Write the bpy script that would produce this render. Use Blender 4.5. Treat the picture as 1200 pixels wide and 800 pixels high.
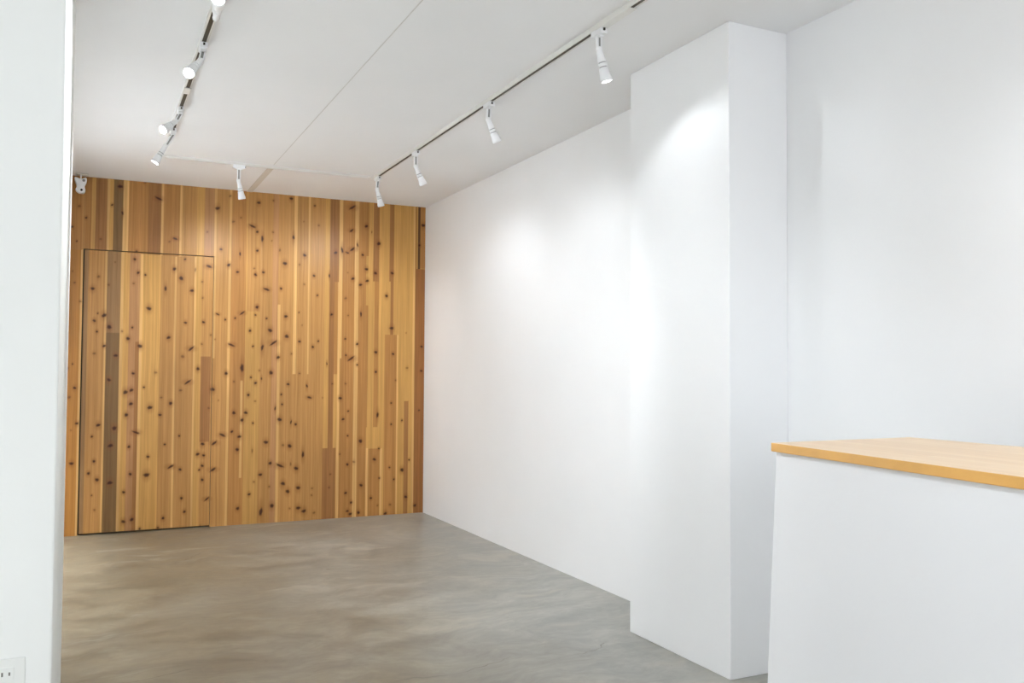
import bpy, bmesh, math, random
import numpy as np
from mathutils import Vector, Matrix

for o in list(bpy.data.objects):
    bpy.data.objects.remove(o, do_unlink=True)
scene = bpy.context.scene
COL = scene.collection

# ------------------------------------------------------------------ camera
FPX, YAW, PITCH, ROLL, CAMH = 1030.0487, .4480, .0345, .0056, 1.264
CEIL = 2.75


def cam_axes():
    cy, sy = math.cos(YAW), math.sin(YAW)
    cp, sp = math.cos(PITCH), math.sin(PITCH)
    fwd = Vector((sy * cp, cy * cp, sp))
    right = Vector((cy, -sy, 0))
    up = right.cross(fwd)
    cr, sr = math.cos(ROLL), math.sin(ROLL)
    return right * cr + up * sr, up * cr - right * sr, fwd


CR, CU, CF = cam_axes()
cam_data = bpy.data.cameras.new('camera')
cam_data.sensor_width = 36.0
cam_data.sensor_fit = 'HORIZONTAL'
cam_data.lens = FPX * 36.0 / 1200.0
cam_data.clip_start = 0.02
cam = bpy.data.objects.new('camera', cam_data)
COL.objects.link(cam)
M = Matrix((CR, CU, -CF)).transposed().to_4x4()
M.translation = Vector((0, 0, CAMH))
cam.matrix_world = M
scene.camera = cam


def at(px, py, axis, val):
    """point of the room on the plane axis = val that a measured sight line meets"""
    d = CF + CR * ((px - 600) / FPX) - CU * ((py - 400) / FPX)
    o = Vector((0, 0, CAMH))
    return o + d * ((val - o[axis]) / d[axis])


# ------------------------------------------------------------------ light and exposure
scene.view_settings.view_transform = 'Standard'
scene.view_settings.look = 'None'
scene.view_settings.gamma = 1.0
scene.view_settings.use_curve_mapping = False
scene.view_settings.exposure = 1.29

SPOT_W = 0.8          # wattage of one track spot
DAY_W = 23.0           # added area light standing in for daylight from behind the camera
SKY = 1.0

world = bpy.data.worlds.new('world')
scene.world = world
world.use_nodes = True
wn = world.node_tree.nodes
wn['Background'].inputs[0].default_value = (0.80, 0.88, 1.0, 1)
wn['Background'].inputs[1].default_value = SKY

dl = bpy.data.lights.new('window_fill', 'AREA')
dl.shape = 'RECTANGLE'
dl.size, dl.size_y = 4.4, 2.2
dl.energy = DAY_W
dl.color = (0.98, 0.985, 1.0)
dlo = bpy.data.objects.new('window_fill', dl)
COL.objects.link(dlo)
dlo.location = (0.1, -2.86, 1.45)
dlo.rotation_euler = (math.radians(90), 0, 0)       # faces +y, into the room


# ------------------------------------------------------------------ helpers
def srgb(r, g, b):
    f = lambda c: (c / 255 / 12.92) if c / 255 <= .04045 else ((c / 255 + .055) / 1.055) ** 2.4
    return (f(r), f(g), f(b), 1.0)


def new_mat(name):
    m = bpy.data.materials.new(name)
    m.use_nodes = True
    nt = m.node_tree
    return m, nt, nt.nodes['Principled BSDF']


def N(nt, typ, **kw):
    n = nt.nodes.new(typ)
    for k, v in kw.items():
        setattr(n, k, v)
    return n


def L(nt, a, b):
    nt.links.new(a, b)


def setin(nt, sock, v):
    if hasattr(v, 'is_output'):
        nt.links.new(v, sock)
    else:
        sock.default_value = v


def math_n(nt, op, a, b=0.0, c=None, clamp=False):
    n = N(nt, 'ShaderNodeMath', operation=op, use_clamp=clamp)
    setin(nt, n.inputs[0], a)
    setin(nt, n.inputs[1], b)
    if c is not None:
        setin(nt, n.inputs[2], c)
    return n.outputs[0]


def vmath(nt, op, a, b=None, scale=None):
    n = N(nt, 'ShaderNodeVectorMath', operation=op)
    setin(nt, n.inputs[0], a)
    if b is not None:
        setin(nt, n.inputs[1], b)
    if scale is not None:
        setin(nt, n.inputs[3], scale)
    return n.outputs['Value'] if op in ('LENGTH', 'DOT_PRODUCT', 'DISTANCE') else n.outputs[0]


def mix(nt, fac, a, b, mode='MIX'):
    n = N(nt, 'ShaderNodeMix', data_type='RGBA', blend_type=mode)
    setin(nt, n.inputs[0], fac)
    setin(nt, n.inputs[6], a)
    setin(nt, n.inputs[7], b)
    return n.outputs[2]


def noise(nt, vec, scale, detail=3.0, rough=0.5):
    n = N(nt, 'ShaderNodeTexNoise')
    setin(nt, n.inputs['Vector'], vec)
    n.inputs['Scale'].default_value = scale
    n.inputs['Detail'].default_value = detail
    n.inputs['Roughness'].default_value = rough
    return n.outputs[0]


def maprange(nt, v, a, b, c, d):
    n = N(nt, 'ShaderNodeMapRange')
    setin(nt, n.inputs[0], v)
    for i, q in enumerate((a, b, c, d)):
        n.inputs[i + 1].default_value = q
    return n.outputs[0]


def mapping(nt, vec, scale):
    n = N(nt, 'ShaderNodeMapping')
    L(nt, vec, n.inputs[0])
    n.inputs['Scale'].default_value = scale
    return n.outputs[0]


def bump(nt, bsdf, h, strength, dist):
    n = N(nt, 'ShaderNodeBump')
    n.inputs['Strength'].default_value = strength
    n.inputs['Distance'].default_value = dist
    L(nt, h, n.inputs['Height'])
    L(nt, n.outputs[0], bsdf.inputs['Normal'])


def paint(name, col, rough=.55, amount=.015, bumpy=.0006):
    m, nt, b = new_mat(name)
    tc = N(nt, 'ShaderNodeTexCoord').outputs['Object']
    n1 = noise(nt, tc, 1.3, 3)
    k = maprange(nt, n1, .3, .7, 1 - amount, 1 + amount)
    c = N(nt, 'ShaderNodeRGB')
    c.outputs[0].default_value = col
    L(nt, vmath(nt, 'SCALE', c.outputs[0], scale=k), b.inputs['Base Color'])
    b.inputs['Roughness'].default_value = rough
    bump(nt, b, noise(nt, tc, 90, 3), .25, bumpy)
    return m


M_WALL = paint('white_wall_paint', srgb(241, 241, 241))
M_CEIL = paint('white_ceiling_paint', srgb(243, 243, 243), .7)
M_NEAR = paint('warm_white_paint', srgb(232, 233, 229), .6)
M_DESK = paint('white_desk_paint', srgb(232, 232, 233), .45)
M_JOINT = paint('ceiling_joint_filler', srgb(219, 217, 213), .8)
M_BATTEN = paint('ceiling_batten_paint', srgb(220, 214, 204), .8)
M_TRACKW = paint('track_white_enamel', srgb(226, 224, 218), .35, .01, .0001)
M_LAMPW = paint('lamp_white_enamel', srgb(238, 238, 238), .35, .01, .0001)
M_DARK = paint('dark_recess', srgb(58, 52, 44), .7, .05)
M_SLOT = paint('track_slot', srgb(72, 62, 46), .6, .25)
M_GREY = paint('grey_metal', srgb(140, 138, 134), .4, .05)
M_RING = paint('groove_shade_grey', srgb(170, 170, 168), .5, .02)
M_PLATE = paint('outlet_plastic', srgb(226, 227, 222), .4, .01, .0001)
M_HOLE = paint('outlet_hole', srgb(110, 108, 100), .7, .02)


def emissive(name, col, strength):
    m, nt, b = new_mat(name)
    b.inputs['Base Color'].default_value = (.9, .9, .9, 1)
    b.inputs['Emission Color'].default_value = col
    b.inputs['Emission Strength'].default_value = strength
    return m


M_GLOW = emissive('lit_lamp_lens', (1, .985, .96, 1), 9.0)
M_DIM = emissive('soft_lamp_lens', (1, .98, .95, 1), 2.2)


def glass_mat():
    m, nt, b = new_mat('window_glass')
    b.inputs['Base Color'].default_value = (.95, .98, 1, 1)
    b.inputs['Transmission Weight'].default_value = 1
    b.inputs['Roughness'].default_value = .02
    b.inputs['IOR'].default_value = 1.1
    return m


M_GLASS = glass_mat()


def obj(name, bm, mat, parent=None, smooth=False, bevel=0.0, loc=None):
    me = bpy.data.meshes.new(name)
    bmesh.ops.recalc_face_normals(bm, faces=bm.faces)
    bm.to_mesh(me)
    bm.free()
    o = bpy.data.objects.new(name, me)
    COL.objects.link(o)
    for mm in (mat if isinstance(mat, (list, tuple)) else [mat]):
        me.materials.append(mm)
    if smooth:
        for p in me.polygons:
            p.use_smooth = True
    if bevel:
        b = o.modifiers.new('bevel', 'BEVEL')
        b.width = bevel
        b.segments = 2
        b.limit_method = 'ANGLE'
    if loc is not None:
        o.location = loc
    if parent is not None:
        o.parent = parent
    return o


def box(bm, a, b, mi=0):
    (x0, y0, z0), (x1, y1, z1) = a, b
    v = [bm.verts.new(p) for p in ((x0, y0, z0), (x1, y0, z0), (x1, y1, z0), (x0, y1, z0),
                                   (x0, y0, z1), (x1, y0, z1), (x1, y1, z1), (x0, y1, z1))]
    for q in ((0, 3, 2, 1), (4, 5, 6, 7), (0, 1, 5, 4), (1, 2, 6, 5), (2, 3, 7, 6), (3, 0, 4, 7)):
        f = bm.faces.new([v[i] for i in q])
        f.material_index = mi


def prism(bm, pts, z0, z1, shift=(0, 0)):
    """outline pts extruded from z0 to z1; shift moves the lower outline"""
    lo = [bm.verts.new((x + s[0], y + s[1], z0)) for (x, y), s in zip(pts, shift if isinstance(shift[0], tuple) else [shift] * len(pts))]
    hi = [bm.verts.new((x, y, z1)) for x, y in pts]
    n = len(pts)
    bm.faces.new(lo[::-1])
    bm.faces.new(hi)
    for i in range(n):
        bm.faces.new((lo[i], lo[(i + 1) % n], hi[(i + 1) % n], hi[i]))


def lathe(bm, prof, seg=24, cap0=True, cap1=True, mat=None):
    """profile [(r, z)] turned about z"""
    rings = []
    for r_, z_ in prof:
        rings.append([bm.verts.new((r_ * math.cos(2 * math.pi * k / seg), r_ * math.sin(2 * math.pi * k / seg), z_))
                      for k in range(seg)])
    for i in range(len(rings) - 1):
        for k in range(seg):
            bm.faces.new((rings[i][k], rings[i][(k + 1) % seg], rings[i + 1][(k + 1) % seg], rings[i + 1][k]))
    if cap0:
        bm.faces.new(rings[0][::-1])
    if cap1:
        bm.faces.new(rings[-1])
    if mat is not None:
        bmesh.ops.transform(bm, matrix=mat, verts=[v for rg in rings for v in rg])


def struct(o):
    o['kind'] = 'structure'
    return o


def tag(o, label, cat, group=None):
    o['label'] = label
    o['category'] = cat
    if group:
        o['group'] = group
    return o


def thing(name, label, cat, loc, group=None):
    o = bpy.data.objects.new(name, None)
    o.empty_display_size = .1
    COL.objects.link(o)
    o.location = loc
    return tag(o, label, cat, group)


# ------------------------------------------------------------------ room shell
XR, YB = 2.724, 7.495            # right wall, timber wall
XL = -0.36                       # left wall of the gallery behind the partition
XP, PY0, PY1 = 2.405, 2.909, 3.657   # pilaster
NX, NY0, NY1 = -0.077, 2.75, 3.92    # end of the near left wall
FX0, FY0 = -2.6, -3.0            # front part of the shop


def concrete():
    m, nt, b = new_mat('polished_concrete')
    tc = N(nt, 'ShaderNodeTexCoord').outputs['Object']
    # long trowel marks run across the room
    warp = noise(nt, tc, 1.1, 3)
    wv = N(nt, 'ShaderNodeTexNoise')
    L(nt, tc, wv.inputs['Vector'])
    wv.inputs['Scale'].default_value = 1.6
    wv.inputs['Detail'].default_value = 3
    tw = vmath(nt, 'ADD', tc, vmath(nt, 'SCALE', wv.outputs['Color'], scale=.55))
    big = noise(nt, tw, .9, 5, .55)
    mid = noise(nt, mapping(nt, tw, (1.0, 2.0, 1)), 3.0, 7, .62)
    fine = noise(nt, mapping(nt, tw, (1.0, 1.7, 1)), 16.0, 6, .65)
    sx = N(nt, 'ShaderNodeSeparateXYZ')
    L(nt, tc, sx.inputs[0])
    # brown stain plus painted timber reflection left / back, greyer slab right / front
    g = math_n(nt, 'ADD', math_n(nt, 'MULTIPLY', sx.outputs[0], -.42), math_n(nt, 'MULTIPLY', sx.outputs[1], .10))
    g = math_n(nt, 'ADD', g, math_n(nt, 'MULTIPLY', big, 1.3))
    fac = maprange(nt, g, .05, 1.05, 0, 1)
    base = mix(nt, fac, srgb(157, 156, 149), srgb(136, 126, 106))
    k = maprange(nt, mid, .32, .68, .74, 1.24)
    c = vmath(nt, 'SCALE', base, scale=k)
    c = vmath(nt, 'SCALE', c, scale=maprange(nt, fine, .3, .7, .90, 1.09))
    pale = maprange(nt, noise(nt, mapping(nt, tw, (1, 2.6, 1)), 1.9, 5, .6), .56, .70, 0, .5)
    c = mix(nt, pale, c, srgb(180, 174, 158))
    # specks
    vo = N(nt, 'ShaderNodeTexVoronoi')
    L(nt, tc, vo.inputs['Vector'])
    vo.inputs['Scale'].default_value = 5.0
    sp = maprange(nt, vo.outputs['Distance'], .012, .03, .45, 0)
    c = mix(nt, sp, c, srgb(110, 104, 92))
    # hairline cracks
    segs = [((.151, 6.235), (.448, 6.101)), ((.448, 6.101), (.60, 6.25)), ((.60, 6.25), (.756, 6.524)),
            ((1.05, 3.30), (1.176, 3.477)), ((1.176, 3.477), (1.388, 3.446)), ((1.388, 3.446), (1.453, 3.462)),
            ((1.453, 3.462), (1.714, 3.549)), ((1.88, 3.538), (1.98, 3.471)), ((1.98, 3.471), (2.108, 3.473)),
            ((2.108, 3.473), (2.20, 3.55)), ((.1, 3.9), (.42, 3.98)), ((1.38, 5.6), (1.60, 5.58))]
    wn_ = N(nt, 'ShaderNodeTexNoise')
    L(nt, tc, wn_.inputs['Vector'])
    wn_.inputs['Scale'].default_value = 9
    wn_.inputs['Detail'].default_value = 4
    p = vmath(nt, 'ADD', tc, vmath(nt, 'SCALE', vmath(nt, 'SUBTRACT', wn_.outputs['Color'], (.5, .5, .5)), scale=.10))
    p = vmath(nt, 'MULTIPLY', p, (1, 1, 0))
    dist = None
    for (ax, ay), (bx, by) in segs:
        ab = (bx - ax, by - ay, 0)
        l2 = ab[0] ** 2 + ab[1] ** 2
        ap = vmath(nt, 'SUBTRACT', p, (ax, ay, 0))
        t = math_n(nt, 'DIVIDE', vmath(nt, 'DOT_PRODUCT', ap, ab), l2, clamp=True)
        n = N(nt, 'ShaderNodeVectorMath', operation='SCALE')
        n.inputs[0].default_value = ab
        L(nt, t, n.inputs[3])
        d = vmath(nt, 'DISTANCE', ap, n.outputs[0])
        dist = d if dist is None else math_n(nt, 'MINIMUM', dist, d)
    cr = maprange(nt, dist, .0015, .0055, .6, 0)
    cr = math_n(nt, 'MULTIPLY', cr, maprange(nt, noise(nt, tc, 6, 2), .38, .6, .15, 1))
    c = mix(nt, cr, c, srgb(92, 84, 72))
    L(nt, c, b.inputs['Base Color'])
    L(nt, maprange(nt, mid, .3, .7, .30, .48), b.inputs['Roughness'])
    b.inputs['Specular IOR Level'].default_value = .45
    bump(nt, b, fine, .12, .002)
    return m


bm = bmesh.new()
box(bm, (FX0 - .1, FY0 - .6, -.12), (XR + .12, YB + .16, 0))
struct(obj('floor', bm, concrete()))

bm = bmesh.new()
box(bm, (FX0 - .1, FY0 - .12, CEIL), (XR + .12, YB + .16, CEIL + .12))
struct(obj('ceiling', bm, M_CEIL))

bm = bmesh.new()
box(bm, (XR, FY0 - .12, 0), (XR + .12, YB + .16, CEIL))
struct(obj('wall_right', bm, M_WALL))
bm = bmesh.new()
box(bm, (XP, PY0, 0), (XR, PY1, CEIL))
struct(obj('wall_pilaster', bm, M_WALL, bevel=.003))
bm = bmesh.new()
box(bm, (XL - .1, NY1, 0), (XL, YB + .16, CEIL))
struct(obj('wall_left', bm, M_WALL))
bm = bmesh.new()
box(bm, (FX0, NY0, 0), (NX, NY1, CEIL))
struct(obj('wall_partition', bm, M_NEAR, bevel=.006))
bm = bmesh.new()
box(bm, (FX0 - .1, FY0 - .12, 0), (FX0, NY0 + .1, CEIL))
struct(obj('wall_front_left', bm, M_WALL))

# unseen shop front, assumed behind the camera to give daylight: low sill wall, piers and header around one opening
WX0, WX1, WZ0, WZ1 = -2.2, 2.4, .3, 2.6
bm = bmesh.new()
box(bm, (FX0, FY0 - .12, 0), (WX0, FY0, CEIL))
box(bm, (WX1, FY0 - .12, 0), (XR, FY0, CEIL))
box(bm, (WX0, FY0 - .12, 0), (WX1, FY0, WZ0))
box(bm, (WX0, FY0 - .12, WZ1), (WX1, FY0, CEIL))
struct(obj('wall_front', bm, M_WALL))
bm = bmesh.new()
for x in (WX0, WX0 + 1.51, WX0 + 3.04, WX1 - .05):
    box(bm, (x, FY0 - .09, WZ0), (x + .05, FY0 - .03, WZ1))
for z in (WZ0, WZ1 - .05):
    box(bm, (WX0 + .05, FY0 - .085, z), (WX1 - .05, FY0 - .035, z + .05))
win = struct(obj('window_1', bm, M_GREY))
bm = bmesh.new()
box(bm, (WX0 + .05, FY0 - .064, WZ0 + .05), (WX1 - .05, FY0 - .058, WZ1 - .05))
obj('window_pane', bm, M_GLASS, win)

# shallow drop that runs along the ceiling over the end of the near wall
bm = bmesh.new()
prism(bm, [(NX, FY0), (.031, FY0), (.031, 4.68), (XL, 4.68), (XL, NY1), (NX, NY1)], CEIL - .006, CEIL)
struct(obj('trim_1', bm, M_CEIL))
# board joint down the middle of the ceiling, and the wider batten behind the cross track
bm = bmesh.new()
box(bm, (1.1715, FY0, CEIL - .0012), (1.1765, 6.44, CEIL))
struct(obj('trim_2', bm, M_JOINT))
bm = bmesh.new()
box(bm, (1.150, 6.50, CEIL - .004), (1.196, YB, CEIL))
struct(obj('trim_3', bm, M_BATTEN, bevel=.001))


# ------------------------------------------------------------------ knotty timber wall with flush door
def wood_material():
    m, nt, b = new_mat('knotty_cedar_boards')
    at_ = N(nt, 'ShaderNodeAttribute', attribute_name='board')
    tc = N(nt, 'ShaderNodeTexCoord').outputs['Object']
    wob = N(nt, 'ShaderNodeTexNoise')
    L(nt, mapping(nt, tc, (3.0, 1, .8)), wob.inputs['Vector'])
    wob.inputs['Scale'].default_value = 2
    p = vmath(nt, 'ADD', tc, vmath(nt, 'SCALE', vmath(nt, 'SUBTRACT', wob.outputs['Color'], (.5, .5, .5)), scale=.03))
    g1 = noise(nt, mapping(nt, p, (75, 1, 1.0)), 1.0, 4, .6)
    g2 = noise(nt, mapping(nt, p, (260, 1, 4.0)), 1.0, 3, .6)
    g3 = noise(nt, mapping(nt, tc, (6, 1, 1.3)), 1.0, 3, .5)
    k = math_n(nt, 'MULTIPLY', maprange(nt, g1, .3, .7, .83, 1.13), maprange(nt, g2, .3, .7, .93, 1.07))
    k = math_n(nt, 'MULTIPLY', k, maprange(nt, g3, .3, .7, .92, 1.08))
    c = vmath(nt, 'SCALE', at_.outputs['Color'], scale=k)
    # darker lines get a touch redder
    c2 = mix(nt, maprange(nt, g1, .38, .62, .22, 0), c, vmath(nt, 'MULTIPLY', c, (.92, .80, .66)))
    L(nt, c2, b.inputs['Base Color'])
    b.inputs['Roughness'].default_value = .38
    b.inputs['Specular IOR Level'].default_value = .25
    bump(nt, b, g2, .15, .0008)
    return m


M_WOOD = wood_material()

LIN = lambda c: np.array(srgb(*c)[:3])
CT = dict(T=(180, 132, 75), T2=(171, 121, 66), L=(210, 165, 102), B=(152, 105, 60), D=(124, 93, 56),
          Y=(194, 147, 81), P=(177, 129, 83), O=(172, 119, 57), G=(144, 109, 70), K=(92, 62, 36), R=(152, 101, 55))
# boards: (left px, right px, row where measured, top row, bottom row, tone)
BOARDS = [
    (40, 93, 420, 0, 900, 'O'), (92.6, 95, 420, 0, 900, 'L'), (95, 102, 420, 0, 900, 'G'), (102, 121, 420, 0, 900, 'T'),
    (121, 124, 420, 0, 900, 'L'), (124, 140, 420, 0, 900, 'D'), (124, 140, 420, 292, 390, 'G'), (140, 143.5, 420, 0, 900, 'L'),
    (143.5, 150, 420, 0, 900, 'Y'), (150, 158, 420, 0, 900, 'P'), (158, 163, 420, 0, 900, 'B'), (158, 163, 420, 292, 400, 'P'),
    (163, 166, 420, 0, 900, 'L'), (166, 187, 420, 0, 900, 'Y'), (187, 203, 420, 0, 900, 'T'), (203, 206, 420, 0, 900, 'L'),
    (206, 226, 420, 0, 900, 'T'), (226, 229, 420, 300, 900, 'L'), (229, 235, 420, 0, 900, 'Y'), (235, 247, 420, 0, 900, 'T'),
    (235, 247, 420, 418, 517, 'B'), (247, 266, 420, 0, 900, 'T'), (266, 269.5, 420, 0, 900, 'L'),
    (269.5, 287, 420, 0, 900, 'T2'), (282, 285, 420, 446, 560, 'L'), (287, 305, 420, 0, 900, 'Y'), (288, 304, 420, 0, 365, 'T'),
    (304.5, 318, 420, 0, 900, 'T'), (318, 325, 420, 0, 900, 'P'), (325, 327.5, 420, 357, 900, 'L'),
    (327.5, 343, 420, 0, 900, 'T'), (343, 347, 420, 200, 438, 'L'), (343, 347, 420, 438, 900, 'T'),
    (347, 360, 420, 0, 900, 'T'), (360, 362, 420, 0, 438, 'L'), (362, 380, 420, 0, 900, 'T'),
    (380, 385, 420, 0, 900, 'Y'), (385, 391, 420, 0, 900, 'B'), (391, 396, 420, 438, 900, 'Y'), (391, 396, 420, 0, 438, 'T2'),
    (395.5, 398.5, 420, 0, 900, 'L'), (379, 395, 420, 525, 900, 'B'), (398.5, 415, 420, 0, 900, 'T2'),
    (415, 419, 420, 0, 900, 'L'), (419, 431, 420, 0, 900, 'T2'), (428, 431, 420, 300, 358, 'Y'), (431, 439, 420, 0, 900, 'Y'),
    (438, 443, 420, 0, 900, 'T2'), (443, 451, 420, 0, 900, 'Y'), (430, 446, 420, 500, 525, 'Y'), (430, 433, 420, 525, 900, 'L'),
    (433, 446, 420, 525, 900, 'T2'), (446, 449, 420, 525, 900, 'L'), (451, 457, 420, 0, 392, 'Y'), (457, 460.5, 420, 0, 392, 'B'),
    (460.5, 466, 420, 0, 392, 'Y'), (451, 465, 420, 392, 900, 'T2'), (465, 471, 420, 0, 900, 'Y'), (465, 467, 420, 392, 900, 'L'),
    (471, 486, 420, 0, 900, 'Y'), (474, 479, 420, 470, 900, 'B'), (483, 486, 420, 0, 900, 'L'),
    (486, 499, 420, 0, 900, 'R'), (487, 499, 420, 0, 315, 'Y'),
    # above the door and along the top
    (60, 97, 240, 0, 292, 'T2'), (97, 100, 240, 0, 292, 'T'), (100, 108, 240, 0, 292, 'T2'), (108, 112, 240, 0, 292, 'Y'),
    (112, 126, 240, 0, 294, 'B'), (126, 129, 240, 0, 294, 'L'), (129, 133, 240, 0, 294, 'Y'), (133, 144.5, 240, 0, 295, 'D'),
    (144.5, 151, 240, 0, 295, 'L'), (151, 174, 240, 0, 297, 'T2'), (174, 189, 240, 0, 298, 'B'), (189, 192, 240, 0, 299, 'L'),
    (192, 211, 240, 0, 300, 'T2'), (211, 214, 240, 0, 300, 'L'), (214, 231, 240, 0, 301, 'T'), (231, 240, 240, 0, 301, 'Y'),
    (240, 252, 240, 0, 301, 'P'), (252, 254.5, 240, 0, 420, 'L'),
    (490, 493, 250, 0, 315, 'K'), (493, 499, 250, 0, 315, 'T2'), (457, 460.5, 250, 0, 330, 'B'),
    (438, 445, 250, 0, 330, 'B'), (391, 398, 250, 0, 330, 'B'), (398, 402, 250, 0, 420, 'L'),
]
# knots: crop origin x, y, then (x, y, size[, shape]) with shapes v tall, w wide, f faint
KN = {
    (60, 200): "405,92,6 357,200,3 418,248,4v 165,207,4f 205,275,3 290,400,3f 123,328,3 150,412,2 550,68,4f 683,68,4 630,163,6w 727,398,5w 693,415,3f 975,220,6 1050,148,4f 915,358,3f 1068,298,4f 1112,275,3f 1180,325,6w 995,460,4 1107,487,4v 1040,552,5 1092,593,4 1195,605,3 490,518,4 510,597,4 552,610,3 785,518,3 722,575,5 762,630,6 845,580,4fv 925,560,6w 670,690,5v 825,702,5 885,650,3f 888,745,3f 278,620,4f 243,690,5 337,668,3f 375,535,2f 500,472,3 137,655,3f 170,765,3f 125,588,2f 483,660,3f",
    (260, 200): "217,187,5 303,175,3f 407,163,5 208,358,4 237,398,6v 300,360,3f 293,410,2f 420,390,5v 545,205,3 568,320,3f 480,298,2f 208,468,4 340,465,4vf 485,495,5 667,480,5 765,215,7d 760,350,5d 705,465,6v 765,460,6d 735,480,4w 847,325,5 878,360,3vf 795,435,4v 825,493,4 920,427,6 848,577,5 900,600,5 998,600,5 1158,437,4 1180,320,6 370,543,6 198,610,4 243,595,4 190,572,3f 262,695,6w 347,690,4 455,550,3f 483,665,3f 540,615,4 630,615,4v 560,730,3 812,668,5 852,645,5 768,632,5 725,747,4f 965,733,5 207,797,4 738,597,2f",
    (60, 340): "573,107,6 310,147,6 252,178,4 273,135,2 268,242,3 340,215,6 475,218,3 450,283,5 688,277,5 520,327,6 310,326,4 252,370,4f 378,382,5 787,190,4 892,187,4 820,342,6d 770,388,5f 975,140,4w 1020,172,3 1078,163,3 1120,133,5d 1165,237,4 1055,320,6w 1182,328,3 935,262,3f 960,288,2f 882,315,3f 860,460,5 1025,487,5 1118,455,8v 1070,535,3f 1170,510,3 480,487,4 612,482,4f 125,432,2 92,457,4 137,572,4 105,627,4f 338,525,5 435,597,6 470,585,5 467,665,5 440,730,5 543,568,3 578,687,6 637,730,4 700,662,5 645,628,3f 800,538,6d 758,586,4f 945,580,6 980,645,2f 923,690,3f 1155,613,4 1070,718,5 1140,717,5 1118,760,5 1182,778,3 150,780,4 275,790,5 415,240,3f 80,750,3",
    (260, 340): "205,100,4 197,145,3 262,165,3 375,153,5 452,130,2 283,235,6 380,270,6 237,335,6v 303,308,7d 455,300,4 533,332,4 565,298,3 470,205,2f 643,142,4 740,148,3f 815,140,5v 995,222,6 1170,330,4 902,363,5 1003,373,4 330,393,5 408,372,3f 288,483,6 388,550,4 498,560,4v 513,628,5w 348,610,3 353,668,3 312,692,4v 338,757,6 405,772,4v 432,785,4 455,487,3f 615,430,3v 723,285,3 727,380,3 757,400,7d 793,315,4 793,437,3 902,478,4 725,547,3f 648,548,3f 693,632,5 740,708,3 710,755,4 912,730,6v 992,660,3 992,785,3 1085,455,4f 1168,472,4 1018,527,3f 1155,703,3 1055,762,3 1080,250,2f 232,517,3v 197,543,4 220,470,3f 195,650,3f 590,630,2f",
    (60, 480): "370,108,6 347,210,6 343,428,6 238,157,3 250,302,4 218,373,4 268,410,5 118,315,5 237,502,2 253,587,3f 497,133,6w 455,217,4 463,377,4 567,275,4 558,382,7 424,483,4 422,655,5 472,643,5 665,203,3 750,153,3 700,333,6d 755,350,4 763,518,4 780,597,4 655,635,4 887,200,5 858,260,5 893,267,4 885,328,4 867,352,3 885,410,4 912,522,5d 955,195,6d 1003,148,6w 948,350,6d 1058,128,4 1102,157,5 1090,233,5 1092,578,5 1160,495,4 1178,240,4vf 1187,422,3f 518,697,3 625,690,3 872,685,3 115,120,2f",
    (260, 480): "258,190,6 283,313,5 225,380,5 277,450,3f 293,562,6 228,598,8v 340,327,7w 403,318,4vf 435,343,6 397,212,6 358,207,4f 475,262,6v 358,432,6 385,478,6 447,457,6 447,575,6 480,593,6 397,578,3f 540,603,4f 528,460,3f 525,500,3f 635,377,3f 628,455,3f 735,320,4 737,152,3 812,183,6 773,305,4f 815,442,5 725,487,4 757,543,4 735,593,4 752,610,5 800,602,5 893,290,5 922,400,3 873,517,4 912,560,3f 982,338,3 1008,407,3 1055,352,6 1097,293,3 1077,510,5 985,555,4f 957,607,5 1130,560,5 920,227,3 690,260,3f",
}
rng = np.random.RandomState(4)
DOOR = (-.052, .900, .012, 2.187)       # flush door: x0, x1, z0, z1
GAP = .0045


def zrow(px, row):
    return at(px, row, 1, YB)[2]


def board_segments():
    out = []
    for a, b_, row, top, bot, tone in BOARDS:
        x0 = at(a, row, 1, YB)[0]
        x1 = at(b_, row, 1, YB)[0]
        zt = CEIL + 1 if top <= 0 else zrow((a + b_) / 2, top)
        zb = -1 if bot >= 900 else zrow((a + b_) / 2, bot)
        out.append((x0, x1, zb, zt, LIN(CT[tone]), rng.uniform(.95, 1.04)))
    return out


SEGS = board_segments()
KNOTS = []
for (ox, oy), s in KN.items():
    for tok in s.split():
        cx, cy, r = tok.split(',')
        shape = ''.join(ch for ch in r if ch.isalpha())
        r = float(''.join(ch for ch in r if not ch.isalpha()))
        p = at(ox + float(cx) / 5, oy + float(cy) / 5, 1, YB)
        KNOTS.append((p[0], p[2], r, shape))


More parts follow.
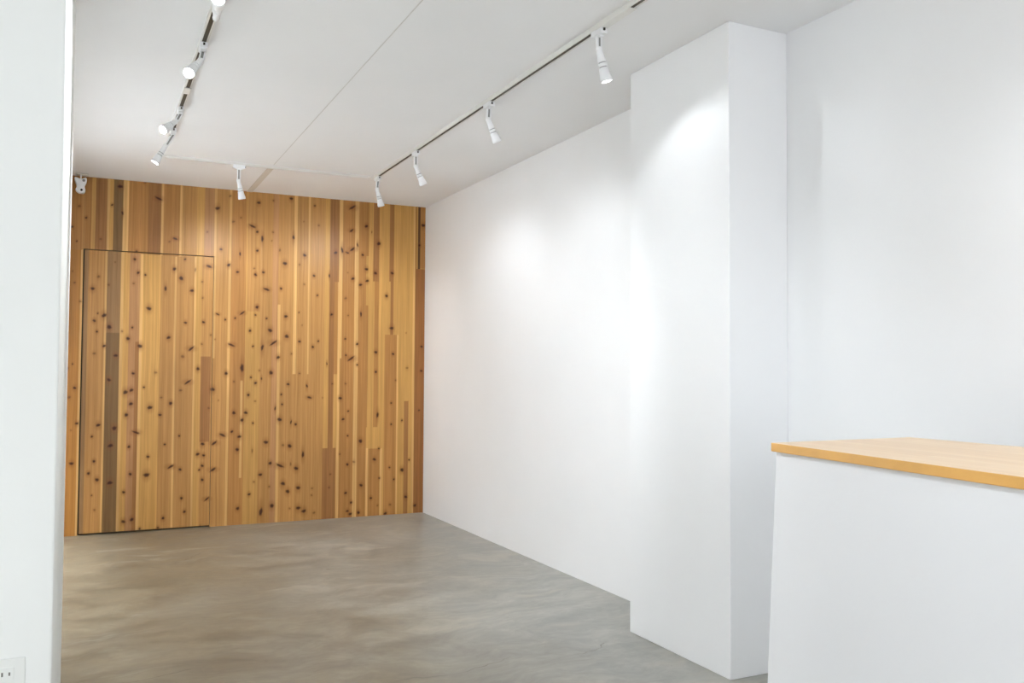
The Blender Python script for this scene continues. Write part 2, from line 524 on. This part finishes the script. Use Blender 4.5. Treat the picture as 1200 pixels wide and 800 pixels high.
def board_colour(X, Z):
    c = np.empty(X.shape + (3,))
    c[:] = LIN(CT['T'])
    # grain bends slightly, so board tones inside a board wander a little
    for x0, x1, zb, zt, col, k in SEGS:
        mk = (X >= x0) & (X < x1) & (Z >= zb) & (Z < zt)
        c[mk] = col * k
    dark = LIN((54, 24, 9))
    halo = LIN((128, 74, 32))
    for kx, kz, r, sh in KNOTS:
        ra = r * .0027
        rb = ra * .8
        ang = rng.uniform(-.3, .3)
        if 'v' in sh:
            rb, ra = ra * 1.35, ra * .6
        elif 'w' in sh:
            ra, rb, ang = ra * 1.5, rb * .65, -.4
        elif 'd' in sh:
            ra, rb, ang = ra * 1.6, rb * .6, .65
        amp = .55 if 'f' in sh else 1.0
        R_ = .09
        mk = (abs(X - kx) < R_) & (abs(Z - kz) < R_ * 1.8)
        if not mk.any():
            continue
        dx, dz = X[mk] - kx, Z[mk] - kz
        u = (dx * math.cos(ang) + dz * math.sin(ang)) / ra
        v = (-dx * math.sin(ang) + dz * math.cos(ang)) / rb
        th_ = np.arctan2(v, u)
        ph = rng.uniform(0, 6.28, 3)
        d = np.sqrt(u * u + v * v) * (1 + .12 * np.sin(2 * th_ + ph[0]) + .06 * np.sin(3 * th_ + ph[1]) + .07 * np.sin(5 * th_ + ph[2]))
        core = amp * .92 * np.clip((1.35 - d) / .7, 0, 1)
        hd = np.sqrt((dx / (ra * 1.9)) ** 2 + (dz / (rb * 3.6)) ** 2)
        ha = amp * .50 * np.clip(1.25 - hd, 0, 1)
        cc = c[mk]
        cc = cc * (1 - ha[:, None]) + halo * ha[:, None]
        cc = cc * (1 - core[:, None]) + dark * core[:, None]
        c[mk] = cc
    return c


EDGES = sorted({round(s[0], 4) for s in SEGS} | {round(s[1], 4) for s in SEGS})
GROOVES = [at(p, 420, 1, YB)[0] for p in (102, 124, 143.5, 163, 187, 206, 229, 269.5, 287, 304.5, 325, 347, 362, 380,
                                          398.5, 415, 431, 451, 467, 486, 112, 174, 214)]


def clad(patches, y, depth, name, mat):
    """boards as fine grids: front face with shallow joints, closed by side faces of the given depth"""
    V, F, C = [], [], []
    base = 0
    for x0, x1, z0, z1 in patches:
        nx = max(2, int(round((x1 - x0) / .0045)) + 1)
        nz = max(2, int(round((z1 - z0) / .0055)) + 1)
        xs = np.linspace(x0, x1, nx)
        zs = np.linspace(z0, z1, nz)
        for g in GROOVES:                     # snap the nearest column to each joint
            if x0 + .006 < g < x1 - .006:
                xs[np.argmin(abs(xs - g))] = g
        X, Z = np.meshgrid(xs, zs)
        yy = np.full(X.shape, y)
        for g in GROOVES:
            if x0 + .006 < g < x1 - .006:
                yy[:, np.argmin(abs(xs - g))] += .0015
        V.append(np.stack([X, yy, Z], -1).reshape(-1, 3))
        C.append(board_colour(X, Z).reshape(-1, 3))
        i = np.arange(nx * nz).reshape(nz, nx) + base
        F.append(np.stack([i[:-1, :-1], i[:-1, 1:], i[1:, 1:], i[1:, :-1]], -1).reshape(-1, 4))
        base += nx * nz
        cor = np.array([[x0, y, z0], [x1, y, z0], [x1, y, z1], [x0, y, z1],
                        [x0, y + depth, z0], [x1, y + depth, z0], [x1, y + depth, z1], [x0, y + depth, z1]])
        V.append(cor)
        C.append(np.tile(LIN(CT['B']) * .8, (8, 1)))
        q = np.array([[4, 7, 6, 5], [0, 4, 5, 1], [1, 5, 6, 2], [2, 6, 7, 3], [3, 7, 4, 0]]) + base
        F.append(q)
        base += 8
    V, F, C = np.concatenate(V), np.concatenate(F), np.concatenate(C)
    me = bpy.data.meshes.new(name)
    me.vertices.add(len(V))
    me.vertices.foreach_set('co', V.astype(np.float32).ravel())
    me.loops.add(F.size)
    me.loops.foreach_set('vertex_index', F.astype(np.int32).ravel())
    me.polygons.add(len(F))
    me.polygons.foreach_set('loop_start', np.arange(0, F.size, 4, dtype=np.int32))
    me.update(calc_edges=True)
    a = me.color_attributes.new('board', 'FLOAT_COLOR', 'POINT')
    a.data.foreach_set('color', np.concatenate([C, np.ones((len(C), 1))], 1).astype(np.float32).ravel())
    me.materials.append(mat)
    me.validate()
    o = bpy.data.objects.new(name, me)
    COL.objects.link(o)
    return o


dx0, dx1, dz0, dz1 = DOOR
wb = clad([(XL, dx0 - .006, 0, CEIL), (dx0 - .006, dx1 + .0015, dz1 + GAP, CEIL), (dx1 + .0015, XR, 0, CEIL)],
          YB, .035, 'wall_back', M_WOOD)
struct(wb)
dr = clad([(dx0 + .003, dx1 - .0015, dz0, dz1 - .0015)], YB + .001, .038, 'door_1', M_WOOD)
struct(dr)
bm = bmesh.new()
box(bm, (XL, YB + .042, 0), (XR, YB + .16, CEIL))
struct(obj('wall_behind_timber', bm, M_DARK))  # backing coloured dark so the door gaps read as shade


# ------------------------------------------------------------------ reception desk
def desk():
    c = [at(903.5, 518.5, 2, 1.07), at(1066, 512, 2, 1.07), at(1200, 523.5, 2, 1.07), at(1200, 559, 2, 1.07)]
    c = [Vector((p[0], p[1])) for p in c]
    y_end = .55
    ext = lambda a, b: a + (b - a) * ((y_end - a.y) / (b.y - a.y))
    fl, bl = c[0], c[1]
    fr, br = ext(fl, c[3]), ext(bl, c[2])
    t = thing('reception_desk', 'white reception desk with honey wood top at the right, in front of the pilaster', 'reception desk',
              ((fl.x + br.x) / 2, (fl.y + fr.y) / 2, 0))
    off = -t.location
    m, nt, b = new_mat('honey_wood_worktop')
    tc = N(nt, 'ShaderNodeTexCoord').outputs['Object']
    st = N(nt, 'ShaderNodeTexBrick')
    mp = N(nt, 'ShaderNodeMapping')
    L(nt, tc, mp.inputs[0])
    mp.inputs['Rotation'].default_value = (0, 0, math.radians(-84))
    L(nt, mp.outputs[0], st.inputs['Vector'])
    st.inputs['Color1'].default_value = srgb(230, 192, 144)
    st.inputs['Color2'].default_value = srgb(238, 204, 160)
    st.inputs['Mortar'].default_value = srgb(220, 180, 132)
    st.inputs['Scale'].default_value = 1
    st.inputs['Brick Width'].default_value = .42
    st.inputs['Row Height'].default_value = .045
    st.inputs['Mortar Size'].default_value = .0006
    g = noise(nt, mapping(nt, mp.outputs[0], (2, 130, 2)), 1, 4)
    col = vmath(nt, 'SCALE', st.outputs[0], scale=maprange(nt, g, .3, .7, .93, 1.06))
    # the edge band is a deeper honey than the top
    geo = N(nt, 'ShaderNodeTexCoord').outputs['Normal']
    sz = N(nt, 'ShaderNodeSeparateXYZ')
    L(nt, geo, sz.inputs[0])
    edge = maprange(nt, sz.outputs[2], .5, .8, 1, 0)
    ecol = N(nt, 'ShaderNodeRGB')
    ecol.outputs[0].default_value = srgb(226, 172, 94)
    ecol2 = vmath(nt, 'SCALE', ecol.outputs[0], scale=maprange(nt, g, .3, .7, .9, 1.08))
    L(nt, mix(nt, edge, col, ecol2), b.inputs['Base Color'])
    b.inputs['Roughness'].default_value = .28
    bm = bmesh.new()
    prism(bm, [(p.x + off.x, p.y + off.y) for p in (fl, bl, br, fr)], 1.046, 1.07)
    obj('desk_top', bm, m, t, bevel=.0015)
    # body: front panel kicks out slightly towards the foot
    ins = .012
    d = (fr - fl).normalized()
    nrm = Vector((-d.y, d.x))
    if nrm.x > 0:
        nrm = -nrm                            # outward, towards -x
    flb = fl - nrm * .010 + d * .010
    frb = fr - nrm * .010
    front_dir = nrm
    th = .02
    k = .052
    up_ = [(flb.x + off.x, flb.y + off.y), (frb.x + off.x, frb.y + off.y),
           ((frb - nrm * th).x + off.x, (frb - nrm * th).y + off.y), ((flb - nrm * th).x + off.x, (flb - nrm * th).y + off.y)]
    bm = bmesh.new()
    prism(bm, up_, 0, 1.046, shift=(nrm.x * k, nrm.y * k))
    obj('front_panel', bm, M_DESK, t, bevel=.0015)
    blb = Vector((bl.x - .05, bl.y - .0)) + d * .010
    a = flb - nrm * th
    bm = bmesh.new()
    e = d * .02
    pts = [a, blb, blb + e, a + e]
    # end panel closes the far end; its front edge follows the kicked-out front panel
    sh = [(nrm.x * k, nrm.y * k), (0, 0), (0, 0), (nrm.x * k, nrm.y * k)]
    prism(bm, [(p.x + off.x, p.y + off.y) for p in pts], 0, 1.0455, shift=sh)
    obj('end_panel', bm, M_DESK, t)
    a2 = frb - nrm * th
    b2 = Vector((br.x - .05, a2.y))
    pts = [a2, b2, b2 - e, a2 - e]
    bm = bmesh.new()
    prism(bm, [(p.x + off.x, p.y + off.y) for p in pts], 0, 1.0455, shift=sh)
    obj('end_panel', bm, M_DESK, t)
    # inner shelf seen only from behind the desk
    a3, b3, c3, d3 = a + e * 1.1, blb + e * 1.1 - Vector((.02, 0)), b2 - e * 1.1 - Vector((.02, 0)), a2 - e * 1.1
    bm = bmesh.new()
    prism(bm, [(p.x + off.x, p.y + off.y) for p in (a3, b3, c3, d3)], .70, .72)
    obj('shelf', bm, M_DESK, t)


desk()


# ------------------------------------------------------------------ lighting track
TZ = CEIL - .022     # underside of track
TW = .017


def track(name, label, a, b, group, TW=.017, h=.022):
    """surface track along x or y; groove open at the bottom"""
    ax = 0 if abs(b[0] - a[0]) > abs(b[1] - a[1]) else 1
    mid = ((a[0] + b[0]) / 2, (a[1] + b[1]) / 2)
    ln = abs(b[ax] - a[ax]) / 2
    t = thing(name, label, 'lighting track', (mid[0], mid[1], CEIL), group)

    def bx(bm, u0, u1, w0, w1, z0, z1):
        if ax == 1:
            box(bm, (w0, u0, z0), (w1, u1, z1))
        else:
            box(bm, (u0, w0, z0), (u1, w1, z1))
    bm = bmesh.new()
    bx(bm, -ln, ln, -TW, TW, -.007, 0)
    bx(bm, -ln, ln, -TW, -TW * .56, -h, -.007)
    bx(bm, -ln, ln, TW * .56, TW, -h, -.007)
    obj('rail', bm, M_TRACKW, t)
    bm = bmesh.new()
    bx(bm, -ln + .002, ln - .002, -TW * .555, TW * .555, -h + .003, -.0072)
    obj('conductor_slot', bm, M_SLOT, t)
    for s in (-1, 1):
        bm = bmesh.new()
        bx(bm, min(s * ln, s * (ln + .018)), max(s * ln, s * (ln + .018)), -TW - .0015, TW + .0015, -h - .001, 0)
        obj('end_cap', bm, M_TRACKW, t, bevel=.002)
    return t


TXL, TXR, TYC = .433, 1.937, 6.50
track('lighting_track', 'long white ceiling track nearest the right wall, carrying four visible spotlights', (TXR, -1.6), (TXR, TYC - .09), 'white ceiling tracks')
track('lighting_track', 'white ceiling track on the left, carrying the glaring spotlights', (TXL, -1.6), (TXL, TYC - .65), 'white ceiling tracks')
track('lighting_track', 'thin white cross track parallel to the timber wall', (TXL + .03, TYC), (TXR - .04, TYC), 'white ceiling tracks', .012, .014)
# the joiners
def joiner(label, x0, y0, x1, y1, holes=()):
    t = thing('track_connector', label, 'track connector', ((x0 + x1) / 2, (y0 + y1) / 2, CEIL), 'white track connectors')
    hx, hy = (x1 - x0) / 2, (y1 - y0) / 2
    bm = bmesh.new()
    box(bm, (-hx, -hy, -.028), (hx, hy, -.0225))
    obj('cover', bm, M_TRACKW, t, bevel=.0015)
    for px_, py_ in holes:
        bm = bmesh.new()
        lathe(bm, [(.0065, -.0295), (.0065, -.027)], 12, mat=Matrix.Translation((px_, py_, 0)))
        obj('screw_hole', bm, M_DARK, t)
    return t


joiner('smooth white joining cover on the right track behind the nearest spotlight', TXR - .0185, 2.93, TXR + .0185, 3.19, [(0, .105)])
joiner('small white joining cover on the left track before the second lit spotlight', TXL - .0185, 4.80, TXL + .0185, 4.90)


# ------------------------------------------------------------------ spotlights
def spotlight(label, mount, joint, face, ax, aim=None, power=1.0, lens=M_GLOW, cone=128, head_r=.026, blend=.8):
    """mount = point on track underside, joint = swivel at foot of the stem, face = centre of the lens"""
    mount, joint, face = Vector(mount), Vector(joint), Vector(face)
    t = thing('track_spotlight', label, 'spotlight', mount, 'white track spotlights')
    J, Fc = joint - mount, face - mount
    # adapter clipped under the rail
    bm = bmesh.new()
    lx, ly = (.016, .042) if ax == 1 else (.042, .016)
    box(bm, (-lx, -ly, -.026), (lx, ly, 0))
    box(bm, (-lx * .7, -ly * .55, -.034), (lx * .7, ly * .55, -.026))
    ad = obj('adapter', bm, M_LAMPW, t, bevel=.003)
    bm = bmesh.new()
    if ax == 1:
        box(bm, (-.004, -ly - .006, -.016), (.004, -ly, -.006))
    else:
        box(bm, (lx, -.004, -.016), (lx + .006, .004, -.006))
    obj('release_tab', bm, M_DARK, ad)
    # forked stem: two cheeks with the dark slot between them
    zt = -.034
    bm = bmesh.new()
    zb = J.z - .006
    top = Vector((0, 0, zt))
    dirn = (J - top)
    for s in (-1, 1):
        x0 = s * .0055 + s * .0035
        pts = []
        w = .0035
        vs = []
        for (cx, cy, cz) in ((0, 0, zt), (J.x, J.y, zb)):
            for qx, qy in ((x0 - w, -.009), (x0 + w, -.009), (x0 + w, .009), (x0 - w, .009)):
                vs.append(bm.verts.new((cx + qx, cy + qy, cz)))
        for q in ((0, 1, 2, 3), (7, 6, 5, 4), (0, 4, 5, 1), (1, 5, 6, 2), (2, 6, 7, 3), (3, 7, 4, 0)):
            bm.faces.new([vs[i] for i in q])
    st = obj('stem', bm, M_LAMPW, t, bevel=.001)
    bm = bmesh.new()
    vs = []
    for (cx, cy, cz) in ((0, 0, zt + .001), (J.x, J.y, zb + .002)):
        for qx, qy in ((-.0056, -.0045), (.0056, -.0045), (.0056, .0085), (-.0056, .0085)):
            vs.append(bm.verts.new((cx + qx, cy + qy, cz)))
    for q in ((0, 1, 2, 3), (7, 6, 5, 4), (0, 4, 5, 1), (1, 5, 6, 2), (2, 6, 7, 3), (3, 7, 4, 0)):
        bm.faces.new([vs[i] for i in q])
    obj('stem_slot', bm, M_GREY, st)
    # swivel knuckle
    bm = bmesh.new()
    lathe(bm, [(.004, -.014), (.0115, -.011), (.0125, 0), (.0115, .011), (.004, .014)], 16,
          mat=Matrix.Translation(J) @ Matrix.Rotation(math.radians(90), 4, 'Y'))
    obj('swivel', bm, M_LAMPW, t, smooth=True)
    # lamp head turned from a profile, axis joint -> face
    ax_v = (Fc - J)
    ln = ax_v.length
    q = ax_v.normalized().to_track_quat('Z', 'Y').to_matrix().to_4x4()
    hm = Matrix.Translation(J) @ q
    r = head_r
    bm = bmesh.new()
    prof = [(.006, -.012), (.011, -.008), (.0135, .004), (.0145, ln * .25), (.0175, ln * .34), (.0185, ln * .40),
            (.0150, ln * .415), (.0150, ln * .445), (.0190, ln * .46), (.0190, ln * .54), (.0155, ln * .555), (.0155, ln * .585),
            (.0200, ln * .60), (.0210, ln * .72), (r * .90, ln * .84), (r, ln * .93), (r, ln + .004), (r * .90, ln + .004), (r * .84, ln - .002)]
    lathe(bm, prof, 28, cap1=False, mat=hm)
    head = obj('lamp_head', bm, M_LAMPW, t)
    for p in head.data.polygons:
        p.use_smooth = True
    for g0, g1 in ((.412, .448), (.552, .588)):  # grey rings paint the shade into the two head grooves
        bm = bmesh.new()
        lathe(bm, [(.0149, ln * g0), (.0156, ln * g0), (.0156, ln * g1), (.0149, ln * g1)], 28, mat=hm)
        obj('groove_shade_ring', bm, M_RING, head)
    bm = bmesh.new()
    lathe(bm, [(r * .84, ln - .003), (r * .6, ln + .0005), (r * .3, ln + .002), (.0005, ln + .0025)], 28, cap0=True, cap1=True, mat=hm)
    obj('lens', bm, lens, head, smooth=True)
    # the light it gives
    ld = bpy.data.lights.new('lamp_beam', 'SPOT')
    ld.energy = SPOT_W * power * 10
    ld.color = (.895, .952, 1.0)
    ld.spot_size = math.radians(cone)
    ld.spot_blend = blend
    ld.shadow_soft_size = .018
    lo = bpy.data.objects.new('lamp_beam', ld)
    COL.objects.link(lo)
    lo.parent = t
    d = ax_v.normalized() if aim is None else (Vector(aim) - face).normalized()
    lo.rotation_mode = 'QUATERNION'
    lo.rotation_quaternion = (-d).to_track_quat('Z', 'Y')
    lo.location = Fc + ax_v.normalized() * .022
    return t


R1 = spotlight('nearest spotlight on the right track, pointing at the white pilaster', (TXR, 3.19, TZ), (1.938, 3.19, 2.644), (1.973, 3.185, 2.512), 1,
               aim=(2.50, 2.95, 1.35), power=.22, blend=.4)
spotlight('second spotlight along the right track, dim lens, facing the long white wall', (TXR, 4.34, TZ), (1.934, 4.34, 2.638), (1.991, 4.345, 2.523), 1,
          aim=(2.724, 4.5, 1.05), lens=M_DIM, power=.4)
spotlight('third spotlight along the right track, tilted towards the long white wall', (TXR, 5.53, TZ), (1.936, 5.53, 2.630), (1.992, 5.53, 2.515), 1,
          aim=(2.724, 5.75, 1.05), lens=M_DIM, power=.6)
spotlight('farthest spotlight at the timber wall end of the right track', (TXR, 6.385, TZ), (1.936, 6.40, 2.640), (1.978, 6.43, 2.522), 1,
          aim=(1.70, YB, 1.1), power=1.5)
spotlight('spotlight hanging from the cross track in front of the timber boards', (.940, TYC, CEIL - .014), (.940, TYC, 2.622), (.969, TYC + .03, 2.503), 0,
          aim=(1.05, YB, 1.1), lens=M_DIM, power=1.6)
# left track: heads turned towards the left and the camera
spotlight('glaring spotlight at the top edge of the photo on the left track', (TXL, 3.62, TZ), (.425, 3.60, 2.655), (.415, 3.46, 2.672), 1,
          aim=(-.6, 2.2, 1.2), power=6, cone=90)
spotlight('large glaring spotlight in the middle of the left track', (TXL, 4.13, TZ), (.420, 4.09, 2.640), (.362, 3.99, 2.545), 1,
          aim=(-.36, 4.5, 1.3), power=7, cone=80)
spotlight('spotlight on the left track with its lit lens turned left, third from the front', (TXL, 5.20, TZ), (.408, 5.19, 2.648), (.337, 5.12, 2.574), 1,
          aim=(-.36, 5.2, 1.5), power=11, cone=68)
spotlight('last spotlight of the left track, beside the cross track corner', (TXL, 5.68, TZ), (.392, 5.70, 2.625), (.335, 5.70, 2.520), 1,
          aim=(-.36, 6.1, 1.5), power=22, cone=72)
spotlight('unseen added fill spotlight on the left track, facing the long white wall', (TXL, 2.7, TZ), (.433, 2.7, 2.644), (.500, 2.74, 2.53), 1,
          aim=(2.724, 5.9, .4), power=6.5, cone=72)  # lamp added to lift the lower part of the right wall
spotlight('unseen added fill spotlight on the left track, facing the pilaster', (TXL, 2.2, TZ), (.433, 2.2, 2.644), (.500, 2.23, 2.53), 1,
          aim=(2.405, 3.6, 0), power=3.6, cone=84)  # lamp added to brighten the pilaster towards its foot
# unseen lamps: the desk one follows the wall's light, the rest are added fill
spotlight('spotlight on the right track above the desk, outside the picture', (TXR, 1.15, TZ), (1.938, 1.15, 2.644), (1.985, 1.15, 2.512), 1,
          aim=(2.724, 1.05, 1.5))
spotlight('unseen added fill spotlight on the right track behind the camera', (TXR, -.6, TZ), (1.938, -.6, 2.644), (1.985, -.6, 2.512), 1,
          aim=(2.724, -.9, 1.4), power=8)  # lamp added for bounced light
spotlight('unseen added fill spotlight on the left track beside the camera', (TXL, 1.4, TZ), (.433, 1.4, 2.644), (.500, 1.35, 2.530), 1,
          aim=(1.9, .9, .5), power=2.5, cone=90)  # lamp added to brighten the desk front
spotlight('unseen added fill spotlight on the left track behind the camera', (TXL, -.8, TZ), (.433, -.8, 2.644), (.380, -.8, 2.520), 1,
          aim=(-1.8, -.2, 1.2), power=18)  # lamp added for bounce from the front left area


# ------------------------------------------------------------------ security camera at the timber wall
def ceiling_camera():
    c = Vector((-.085, YB - .10, CEIL))
    t = thing('security_camera', 'small white camera with dark lens at the top left of the timber wall', 'security camera', c)
    bm = bmesh.new()
    box(bm, (-.030, -.02, -.012), (.052, .03, 0))
    obj('mounting_plate', bm, M_BATTEN, t, bevel=.003)
    bm = bmesh.new()
    box(bm, (-.005, -.006, -.055), (.005, .006, -.011))
    obj('bracket', bm, M_LAMPW, t, bevel=.002)
    bm = bmesh.new()
    # waisted body: wide shoulders, narrow waist, round head
    prof = [(-.045, -.040), (-.036, -.032), (.0, -.045), (.034, -.030), (.041, -.042), (.038, -.068), (.028, -.092), (.027, -.104),
            (.032, -.122), (.031, -.140), (.020, -.152), (-.014, -.152), (-.030, -.140), (-.036, -.126), (-.028, -.108),
            (-.030, -.088), (-.040, -.062)]
    fr = [bm.verts.new((x, -.028, z)) for x, z in prof]
    bk = [bm.verts.new((x, .022, z)) for x, z in prof]
    bm.faces.new(fr)
    bm.faces.new(bk[::-1])
    for i in range(len(prof)):
        bm.faces.new((fr[i], bk[i], bk[(i + 1) % len(prof)], fr[(i + 1) % len(prof)]))
    body = obj('camera_body', bm, M_LAMPW, t, bevel=.009)
    body.modifiers['bevel'].segments = 4
    bm = bmesh.new()
    lathe(bm, [(.0085, 0), (.0085, .006), (.006, .009)], 16,
          mat=Matrix.Translation((.006, -.026, -.129)) @ Matrix.Rotation(math.radians(90), 4, 'X'))
    obj('camera_lens', bm, M_DARK, body)
    bm = bmesh.new()
    lathe(bm, [(.008, 0), (.010, .002), (.008, .005)], 16,
          mat=Matrix.Translation((.020, -.028, -.056)) @ Matrix.Rotation(math.radians(90), 4, 'X'))
    obj('adjusting_knob', bm, M_GREY, body)


ceiling_camera()


# ------------------------------------------------------------------ outlet on the near wall
def outlet():
    y = NY0
    p = at(7, 789, 1, y)
    t = thing('wall_outlet', 'white power outlet low on the near left wall', 'power outlet', (p[0], y, p[2] - .026))
    bm = bmesh.new()
    box(bm, (-.046, -.006, -.067), (.046, 0, .066))
    pl = obj('cover_plate', bm, M_PLATE, t, bevel=.003)
    for s in (-1, 1):
        z = s * .026
        bm = bmesh.new()
        box(bm, (-.019, -.008, z - .016), (.019, -.0055, z + .017))
        rc = obj('receptacle', bm, M_PLATE, pl, bevel=.004)
        bm = bmesh.new()
        for dx, h in ((-.0085, .0055), (.0085, .0045)):
            box(bm, (dx - .0022, -.0084, z - h), (dx + .0022, -.0078, z + h))
        obj('socket_slots', bm, M_HOLE, rc)


outlet()
